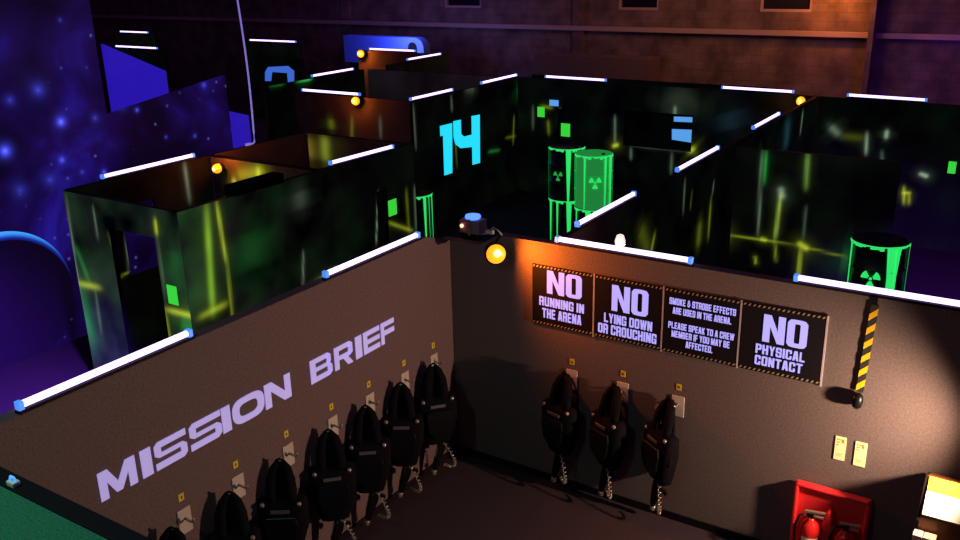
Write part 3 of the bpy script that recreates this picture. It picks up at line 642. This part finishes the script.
# ------------------------------------------------------------------ warning signs
_st = rect(0, 0, .34, 1)
_rs = rect(.66, 0, 1, 1)
HB = {
 'A': [[(0, 0), (.34, 0), (.54, .78), (.54, 1), (.24, 1)], [(1, 0), (.66, 0), (.46, .78), (.46, 1), (.76, 1)], rect(.26, .19, .74, .36)],
 'B': [_st, rect(.3, .83, .86, 1), rect(.3, .42, .86, .58), rect(.3, 0, .88, .17), rect(.66, .07, 1, .48), rect(.66, .53, .97, .93)],
 'C': [rect(0, .07, .34, .93), rect(.1, .83, .9, 1), rect(.1, 0, .9, .17), rect(.66, .62, 1, .93), rect(.66, .07, 1, .38)],
 'D': [_st, rect(.3, .83, .88, 1), rect(.3, 0, .88, .17), rect(.66, .08, 1, .92)],
 'E': [_st, rect(.3, .82, .92, 1), rect(.3, .42, .86, .59), rect(.3, 0, .92, .18)],
 'F': [_st, rect(.3, .82, .92, 1), rect(.3, .40, .86, .58)],
 'G': [rect(0, .07, .34, .93), rect(.1, .83, .9, 1), rect(.1, 0, .7, .17), rect(.66, .65, 1, .93), rect(.66, 0, 1, .50), rect(.5, .38, 1, .52)],
 'H': [_st, _rs, rect(.3, .41, .7, .60)], 'I': [rect(0, 0, 1, 1)],
 'K': [_st, [(.3, .36), (.3, .62), (.62, 1), (1, 1), (.66, .55), (1, 0), (.64, 0), (.42, .45)]],
 'L': [_st, rect(.3, 0, .95, .18)],
 'M': [rect(0, 0, .24, 1), rect(.76, 0, 1, 1), [(.0, 1), (.3, 1), (.5, .42), (.7, 1), (1, 1), (.62, 0), (.38, 0)]],
 'N': [_st, _rs, [(0, 1), (.36, 1), (1, 0), (.64, 0)]],
 'O': [rect(0, .07, .34, .93), rect(.66, .07, 1, .93), rect(.1, .83, .9, 1), rect(.1, 0, .9, .17)],
 'P': [_st, rect(.3, .83, .86, 1), rect(.3, .38, .86, .54), rect(.66, .45, 1, .93)],
 'R': [_st, rect(.3, .83, .86, 1), rect(.3, .40, .86, .56), rect(.66, .48, 1, .93), rect(.64, 0, .97, .46)],
 'S': [rect(.1, .83, .9, 1), rect(.05, .43, .95, .59), rect(.1, 0, .9, .17), rect(0, .48, .34, .93), rect(.66, .07, 1, .52), rect(.66, .66, 1, .93), rect(0, .07, .34, .34)],
 'T': [rect(0, .82, 1, 1), rect(.33, 0, .67, 1)], 'U': [rect(0, .07, .34, 1), rect(.66, .07, 1, 1), rect(.1, 0, .9, .17)],
 'V': [[(0, 1), (.34, 1), (.5, .32), (.66, 1), (1, 1), (.68, 0), (.32, 0)]],
 'W': [[(0, 1), (.24, 1), (.31, .38), (.40, 1), (.60, 1), (.69, .38), (.76, 1), (1, 1), (.84, 0), (.58, 0), (.5, .55), (.42, 0), (.16, 0)]],
 'Y': [[(0, 1), (.34, 1), (.5, .62), (.66, 1), (1, 1), (.67, .42), (.67, 0), (.33, 0), (.33, .42)]],
 '&': [rect(.2, .85, .7, 1), rect(.1, .55, .36, .9), rect(.54, .6, .8, .9), rect(.12, .46, .8, .6), rect(0, .1, .3, .5), rect(.1, 0, .8, .15), rect(.6, .1, .86, .4), rect(.8, .3, 1, .44)],
 '.': [rect(0, 0, 1, .19)],
}
CW = {'I': .36, 'M': 1.25, 'W': 1.4, '.': .34, 'L': .9, 'F': .92, 'E': .92}
def text_mesh(bm, s, x0, x1, z0, z1, y, th=.003):
    "condensed block capitals fitted to the box x0..x1, z0..z1"
    tot = sum(.5 if c == ' ' else CW.get(c, 1)+.16 for c in s)-.16; k = (x1-x0)/tot; x = x0
    for c in s:
        if c == ' ': x += .5*k; continue
        w_ = CW.get(c, 1)*k
        for n_, poly in enumerate(HB[c]):
            prism(bm, [(x+w_*px, y, z0+(z1-z0)*pz) for px, pz in poly], (0, -th-.00004*n_, 0))
        x += w_+.16*k
def big_NO(bm, x0, x1, z0, z1, y):
    w_ = x1-x0; h = z1-z0; n0, n1 = x0, x0+w_*.50; th = (0, -.003, 0)
    def m(x, z, a, b): return (a+(b-a)*x, y, z0+h*z)
    prism(bm, [m(x, z, n0, n1) for x, z in [(0, 0), (0, 1), (.34, 1), (.68, .42), (.68, 1), (1, 1), (1, 0), (.68, 0), (.32, .58), (.32, 0)]], th)
    o0, o1 = x0+w_*.55, x1
    oc = [(0, .12), (.12, .02), (.3, 0), (.7, 0), (.88, .02), (1, .12), (1, .88), (.88, .98), (.7, 1), (.3, 1), (.12, .98), (0, .88)]
    ic = [(.36, .2), (.38, .16), (.44, .15), (.56, .15), (.62, .16), (.64, .2), (.64, .8), (.62, .84), (.56, .85), (.44, .85), (.38, .84), (.36, .8)]
    for i in range(12):
        j = (i+1) % 12; prism(bm, [m(*oc[i], o0, o1), m(*oc[j], o0, o1), m(*ic[j], o0, o1), m(*ic[i], o0, o1)], th)
SX = [.885, 1.50, 2.125, 2.765, 3.41]; SZ0, SZ1 = 1.585, 2.15
signs = [
 ('black NO RUNNING IN THE ARENA sign, leftmost on the right wall', [('NO', .25, .82, .55, .93), ('RUNNING IN', .12, .86, .33, .48), ('THE ARENA', .17, .82, .13, .29)]),
 ('black NO LYING DOWN OR CROUCHING sign', [('NO', .26, .80, .48, .89), ('LYING DOWN', .15, .87, .27, .42), ('OR CROUCHING', .06, .94, .085, .24)]),
 ('black sign of small print about smoke and strobe effects', [('SMOKE & STROBE EFFECTS', .07, .95, .76, .86), ('ARE USED IN THE ARENA.', .12, .90, .62, .72), ('PLEASE SPEAK TO A CREW', .07, .95, .39, .49), ('MEMBER IF YOU MAY BE', .12, .90, .26, .36), ('AFFECTED.', .32, .68, .13, .23)]),
 ('black NO PHYSICAL CONTACT sign, rightmost of the row', [('NO', .27, .80, .47, .87), ('PHYSICAL', .20, .80, .28, .42), ('CONTACT', .20, .78, .11, .25)])]
for i, (lab, lines) in enumerate(signs):
    a, b = SX[i]+.006, SX[i+1]-.012; W_ = b-a; H_ = SZ1-SZ0
    t = thing('warning_sign', lab, 'sign', ((a+b)/2, -.004, SZ0), 0, 'arena rule signs')
    t.pop('group') if False else None
    bm = B(); box(bm, (a, -.012, SZ0), (b, -.004, SZ1)); obj('board', bm, black, t, local=False)
    n = 17
    for (za, zb_) in ((SZ0+.008, SZ0+.026), (SZ1-.026, SZ1-.008)):
        bm = B()
        for k in range(n):
            u = a+W_*(k+.12)/n; du = W_/n*.38; s = .018
            prism(bm, [(u, -.0125, za), (u+du, -.0125, za), (u+du-s*0+.012, -.0125, zb_), (u+.012, -.0125, zb_)], (0, -.002, 0))
        obj('hazard_border', bm, haz, t, local=False)
    bm = B(); box(bm, (b, -.014, SZ0-.01), (b+.012, -.003, SZ1+.005)); obj('edge_trim', bm, trim, t, local=False)
    for (s, fx0, fx1, fz0, fz1) in lines:
        bm = B()
        if s == 'NO': big_NO(bm, a+W_*fx0, a+W_*fx1, SZ0+H_*fz0, SZ0+H_*fz1, -.0125)
        else: text_mesh(bm, s, a+W_*fx0, a+W_*fx1, SZ0+H_*fz0, SZ0+H_*fz1, -.0125)
        obj('lettering', bm, sign_blue, t, local=False)

# ------------------------------------------------------------------ wall plates, number labels and vests
def make_plate():
    t = thing('hanging_plate', '', 'wall plate')
    bm = B(); box(bm, (-.055, -.010, -.095), (.055, -.001, .095), bev=.003); obj('plate', bm, plate, t)
    bm = B(); tube(bm, [(0, -.008, .02), (0, -.06, .015), (0, -.09, .02), (0, -.10, .05)], .010, 8); obj('hook', bm, silver, t, True)
    return t
def make_label():
    t = thing('number_label', '', 'label')
    bm = B(); box(bm, (-.022, -.004, -.028), (.022, -.001, .028)); obj('card', bm, yel, t)
    bm = B(); box(bm, (-.005, -.006, -.011), (.005, -.004, .011)); obj('numeral', bm, ink, t)
    return t
def make_vest():
    t = thing('laser_tag_vest', '', 'vest')
    # padded torso: stacked super-ellipse rings, shoulders at the top
    bm = B()
    rings = [(-.262, .12, .04, -.13), (-.268, .160, .065, -.13), (-.285, .185, .08, -.135), (-.33, .192, .09, -.14), (-.43, .186, .096, -.14), (-.54, .165, .09, -.14), (-.64, .135, .08, -.135), (-.71, .115, .062, -.13), (-.73, .08, .04, -.13)]
    rv = []
    for z, hw, hd, yc in rings:
        ring_ = []
        for j in range(28):
            a = 2*math.pi*j/28; ca, sa = math.cos(a), math.sin(a)
            ring_.append(bm.verts.new((hw*math.copysign(abs(ca)**.6, ca), yc+hd*math.copysign(abs(sa)**.7, sa), z+(.03*abs(ca)**2 if z > -.3 else -.008*abs(ca)))))
        rv.append(ring_)
    for i in range(len(rv)-1):
        for j in range(28): bm.faces.new((rv[i][j], rv[i][(j+1) % 28], rv[i+1][(j+1) % 28], rv[i+1][j]))
    bm.faces.new(rv[0]); bm.faces.new(rv[-1][::-1]); bmesh.ops.recalc_face_normals(bm, faces=bm.faces[:])
    body = obj('padded_body', bm, softblack, t, True)
    bm = B(); prism(bm, [(-.11, -.232, -.35), (.11, -.232, -.35), (.125, -.238, -.42), (.10, -.236, -.56), (.05, -.225, -.63), (-.05, -.225, -.63), (-.10, -.236, -.56), (-.125, -.238, -.42)], (0, -.022, 0))
    bmesh.ops.bevel(bm, geom=bm.edges[:], offset=.004, segments=1, affect='EDGES'); obj('chest_plate', bm, gloss, t)
    bm = B(); box(bm, (-.075, -.234, -.325), (.065, -.222, -.297), bev=.003); obj('collar_strip', bm, grey, t)
    for s in (-1, 1):       # shoulder straps going up to the hook
        bm = B(); tube(bm, [(s*.080, -.15, -.30), (s*.080, -.145, -.21), (s*.072, -.12, -.10), (s*.05, -.09, -.02), (s*.012, -.07, .03)], [.040, .042, .042, .036, .026], 12, flat=.8); st = obj('shoulder_strap', bm, softblack, t, True)
        bm = B(); lathe(bm, [(.018, 0), (.018, .010), (.013, .018), (.006, .022)], c=(s*.135, -.195, -.268), axis=(s*.35, -1, .6), seg=16); obj('shoulder_sensor', bm, silver, st, True)
    bm = B(); prism(bm, [(-.09, -.06, -.28), (.09, -.06, -.28), (.08, -.06, -.10), (.045, -.055, .02), (-.045, -.055, .02), (-.08, -.06, -.10)], (0, -.035, 0)); bmesh.ops.bevel(bm, geom=bm.edges[:], offset=.008, segments=2, affect='EDGES'); obj('back_panel', bm, softblack, t)
    bm = B(); tube(bm, [(-.03, -.075, .0), (-.026, -.085, .045), (0, -.09, .062), (.026, -.085, .045), (.03, -.075, .0)], .009, 8); obj('hanging_loop', bm, softblack, t, True)
    for s in (-1, 1):       # side battery pods
        bm = B(); box(bm, (s*.165-.022, -.185, -.50), (s*.165+.022, -.10, -.36), bev=.012); obj('side_pod', bm, gloss, t)
    # coiled cable and phaser
    bm = B(); pts = []
    for i in range(90):
        k = i/89; a = k*2*math.pi*13
        cx = .04+.10*math.sin(k*math.pi); cz = -.70-.27*math.sin(k*math.pi*.62)*1.0; cy = -.17-.05*math.sin(k*math.pi)
        pts.append((cx+.012*math.cos(a), cy+.012*math.sin(a), cz+.006*math.sin(a)))
    tube(bm, pts, .006, 6); obj('coiled_cable', bm, silver, t, True)
    g = bpy.data.objects.new('phaser', None); g.empty_display_size = .05; link(g, t); g.location = (.03, -.20, -.715); g.rotation_euler = (R(8), R(12), R(20))
    bm = B(); prism(bm, [(-.03, 0, 0), (.045, 0, -.01), (.055, 0, -.10), (.035, 0, -.20), (.02, 0, -.30), (-.02, 0, -.30), (-.03, 0, -.18)], (0, .045, 0)); bmesh.ops.bevel(bm, geom=bm.edges[:], offset=.008, segments=2, affect='EDGES'); obj('gun_body', bm, gloss, g)
    bm = B(); lathe(bm, [(.020, 0), (.026, .01), (.026, .05), (.02, .055)], c=(0, .022, -.35), seg=16); obj('muzzle', bm, silver, g, True)
    bm = B(); prism(bm, [(.045, .006, -.02), (.12, .006, -.05), (.115, .006, -.09), (.05, .006, -.065)], (0, .032, 0)); bmesh.ops.bevel(bm, geom=bm.edges[:], offset=.006, segments=2, affect='EDGES'); obj('grip', bm, gloss, g)
    bm = B(); prism(bm, [(-.034, .012, -.04), (-.022, .012, -.04), (-.022, .012, -.17), (-.034, .012, -.15)], (0, .02, 0)); obj('side_stripe', bm, silver, g)
    return t
plate0, label0, vest0 = make_plate(), make_label(), make_vest()
LY = [-3.27, -2.78, -2.265, -1.75, -1.275, -.78, -.33]
RX = [1.29, 1.785, 2.29]
ordl = ['nearest the camera', 'second from the camera', 'third from the camera', 'fourth from the camera', 'third from the corner', 'second from the corner', 'nearest the corner']
ordr = ['leftmost, in the deepest shade', 'middle, below the smoke and strobe sign', 'rightmost, below the NO PHYSICAL CONTACT sign']
vy = {0: -3.36}
first = True
def put(src, loc, rz, label, group, first):
    o = src if first else copy_tree(src)
    o.location = loc; o.rotation_euler = (0, 0, rz); o['label'] = label; o['group'] = group
    return o
spots = [((.0, y, 1.10), R(90), 'on the left wall, '+ordl[i], 'left') for i, y in enumerate(LY)] + [((x, 0, 1.11), 0, 'on the right wall, '+ordr[i], 'right') for i, x in enumerate(RX)]
for i, (loc, rz, where, side) in enumerate(spots):
    put(label0, (loc[0], loc[1], 1.285), rz, 'small yellow number label '+where, 'yellow number labels above the vest hooks', i == 0)
    put(plate0, loc, rz, 'beige hook plate '+where, 'beige hook plates', i == 0)
for i, (loc, rz, where, side) in enumerate(spots):
    # every vest hangs a little differently
    tw = [R(a) for a in (-52, -46, -55, -44, -50, -56, -40, -14, -24, -34)][i]
    dx, dy = (.065, -.13) if side == 'left' else (-.01, -.004)
    o = put(vest0, (loc[0]+dx, loc[1]+dy, loc[2]+.045), rz+tw, 'black laser tag vest hanging '+where, 'laser tag vests on the wall hooks', i == 0)
# ------------------------------------------------------------------ hanging striped baton
t = thing('striped_strap', 'yellow and black striped strap with dark end knob hanging on the right wall', 'strap', (3.715, -.010, 2.30))
top = Vector((0, 0, 0)); bot = Vector((-.032, -.03, -.70)); ax = (bot-top).normalized()
bm = B(); box(bm, (-.026, -.007, -.70), (.026, .007, 0), mi=1)
for k in range(6):
    z_ = -.02-k*.113; q = [(-.027, z_-.055), (.027, z_), (.027, z_-.055), (-.027, z_-.108)]
    if z_-.108 > -.70: prism(bm, [(x, -.0075, z) for x, z in q], (0, -.001, 0), 0)
bm.transform(Matrix.Rotation(R(2.6), 4, 'Y'))
obj('striped_strap', bm, [hazy, ink], t)
bm = B(); lathe(bm, [(.02, 0), (.036, .02), (.042, .06), (.036, .10), (.018, .12)], c=bot, axis=ax, seg=20); obj('end_knob', bm, gloss, t, True)
bm = B(); box(bm, (-.012, -.006, -.01), (.012, .004, .06)); obj('hook', bm, black, t)
# ------------------------------------------------------------------ notices
for (a, b, z0, z1, lab) in [(3.555, 3.635, .995, 1.195, 'left of the two cream-yellow notices below the striped strap'), (3.70, 3.785, .985, 1.19, 'right of the two cream-yellow notices below the striped strap')]:
    t = thing('wall_notice', lab, 'notice', ((a+b)/2, 0, z0), 0, 'cream notices on the right wall')
    t.location.y = -.002
    bm = B(); box(bm, (a, -.007, z0), (b, -.002, z1), bev=.001); obj('card', bm, mat('cream_yellow', (.92, .82, .46), .5), t, local=False)
    bm = B()
    for k in range(3): box(bm, (a+.012, -.0085, z1-.03-k*.022), (a+.045-.008*k, -.007, z1-.021-k*.022))
    box(bm, (a+.05, -.0085, z1-.05), (a+.066, -.007, z1-.018)); box(bm, (a+.015, -.0085, z0+.05), (a+.06, -.007, z0+.054)); box(bm, (a+.015, -.0085, z0+.035), (a+.05, -.007, z0+.038))
    obj('print', bm, mat('faint_ink', (.40, .30, .06), .6), t, local=False)

# ------------------------------------------------------------------ extinguisher point
t = thing('extinguisher_stand', 'red moulded fire extinguisher stand against the right wall', 'stand', (3.59, -.02, 0))
x0, x1 = 3.31, 3.87
bm = B(); box(bm, (x0, -.05, .0), (x1, -.015, .745), bev=.01)
for a, b in ((x0, x0+.03), (x1-.03, x1)): box(bm, (a, -.085, .0), (b, -.045, .745), bev=.01)
box(bm, (x0, -.085, .715), (x1, -.045, .745), bev=.01); obj('back_panel', bm, red, t, local=False)
bm = B(); prism(bm, [(3.555, -.05, 0), (3.625, -.05, 0), (3.625, -.05, .50), (3.60, -.05, .60), (3.58, -.05, .60), (3.555, -.05, .50)], (0, -.10, 0)); bmesh.ops.bevel(bm, geom=bm.edges[:], offset=.008, segments=2, affect='EDGES'); obj('divider', bm, red, t, local=False)
bm = B(); box(bm, (x0-.02, -.34, 0), (x1+.02, -.05, .06), bev=.015); obj('base_tray', bm, red, t, local=False)
def extinguisher(cx, cy, label, h, body_m, horn=False):
    t = thing('fire_extinguisher', label, 'fire extinguisher', (cx, cy, .06), 0)
    r = .075
    bm = B(); lathe(bm, [(r-.01, 0), (r, .01), (r, h*.80), (r*.93, h*.87), (r*.7, h*.94), (.028, h), (.022, h+.02)], seg=28); obj('cylinder', bm, body_m, t, True)
    bm = B(); box(bm, (-.02, -.022, h+.01), (.02, .022, h+.055), bev=.005); obj('valve', bm, gloss, t)
    bm = B(); prism(bm, [(-.05, -.01, h+.05), (.10, -.01, h+.075), (.10, -.01, h+.088), (-.05, -.01, h+.066)], (0, .02, 0)); prism(bm, [(0, -.01, h+.03), (.09, -.01, h+.03), (.09, -.01, h+.042), (0, -.01, h+.045)], (0, .02, 0)); obj('handle', bm, silver, t)
    bm = B(); tube(bm, [(-.02, 0, h+.035), (-.08, -.03, h+.03), (-.105, -.05, h-.06), (-.10, -.05, h-.20)], .010, 8); obj('hose', bm, gloss, t, True)
    bm = B()
    for k in range(8):
        a0, a1 = R(-125+k*14), R(-111+k*14); rr = r+.0015
        vs = [bm.verts.new((rr*math.cos(a), rr*math.sin(a), z)) for a, z in ((a0, h*.30), (a1, h*.30), (a1, h*.72), (a0, h*.72))]; bm.faces.new(vs)
    obj('instruction_label', bm, white if not horn else mat('dull_label', (.30, .05, .04), .5), t)
    return t
extinguisher(3.475, -.175, 'left red extinguisher with a pale label in the stand', .46, redcan)
extinguisher(3.735, -.175, 'right dark-topped extinguisher in the stand', .44, redcan, True)

# ------------------------------------------------------------------ lit yellow and white console at the right edge
X0, X1 = 4.235, 5.1
t = thing('display_console', 'yellow and cream fronted console at the lower right edge by the wall', 'console', (4.66, -.2, 0))
def fz(k): return (-.42+.17*k, .97+.225*k)      # sloping front, k from its lower to its upper edge
bm = B(); box(bm, (X0, -.42, .0), (X1, -.03, .95)); prism(bm, [(X0, -.42, .95), (X0, -.03, .95), (X0, -.03, 1.10), (X0, -.25, 1.19)], (X1-X0, 0, 0)); obj('cabinet', bm, wood, t, local=False)
for nm, k0, k1, m_ in (('cream_panel', .03, .62, cream), ('yellow_panel', .62, .99, ygold)):
    (ya, za), (yb, zb_) = fz(k0), fz(k1)
    bm = B(); prism(bm, [(X0+.012, ya-.002, za), (X1, ya-.002, za), (X1, yb-.002, zb_), (X0+.012, yb-.002, zb_)], (0, -.012, .005)); obj(nm, bm, m_, t, local=False)
bm = B(); prism(bm, [(X0, -.44, .93), (X0, -.03, .93), (X0, -.03, 1.10), (X0, -.255, 1.20)], (-.014, 0, 0)); obj('side_panel', bm, black, t, local=False)
for (a, b, lab) in [(4.215, 4.275, 'left of two small cream boxes on the shelf below the console'), (4.28, 4.36, 'right of two small cream boxes on the shelf below the console')]:
    bm = B(); box(bm, (a, -.52, .74), (b, -.44, .86), bev=.004); tag(obj('small_box', bm, mat('cream_box', (.75, .62, .45), .5)), lab, 'box', 'small cream boxes')
bm = B(); box(bm, (4.18, -.55, .70), (5.1, -.425, .738)); tag(obj('shelf', bm, wood), 'narrow brown shelf in front of the console', 'shelf')
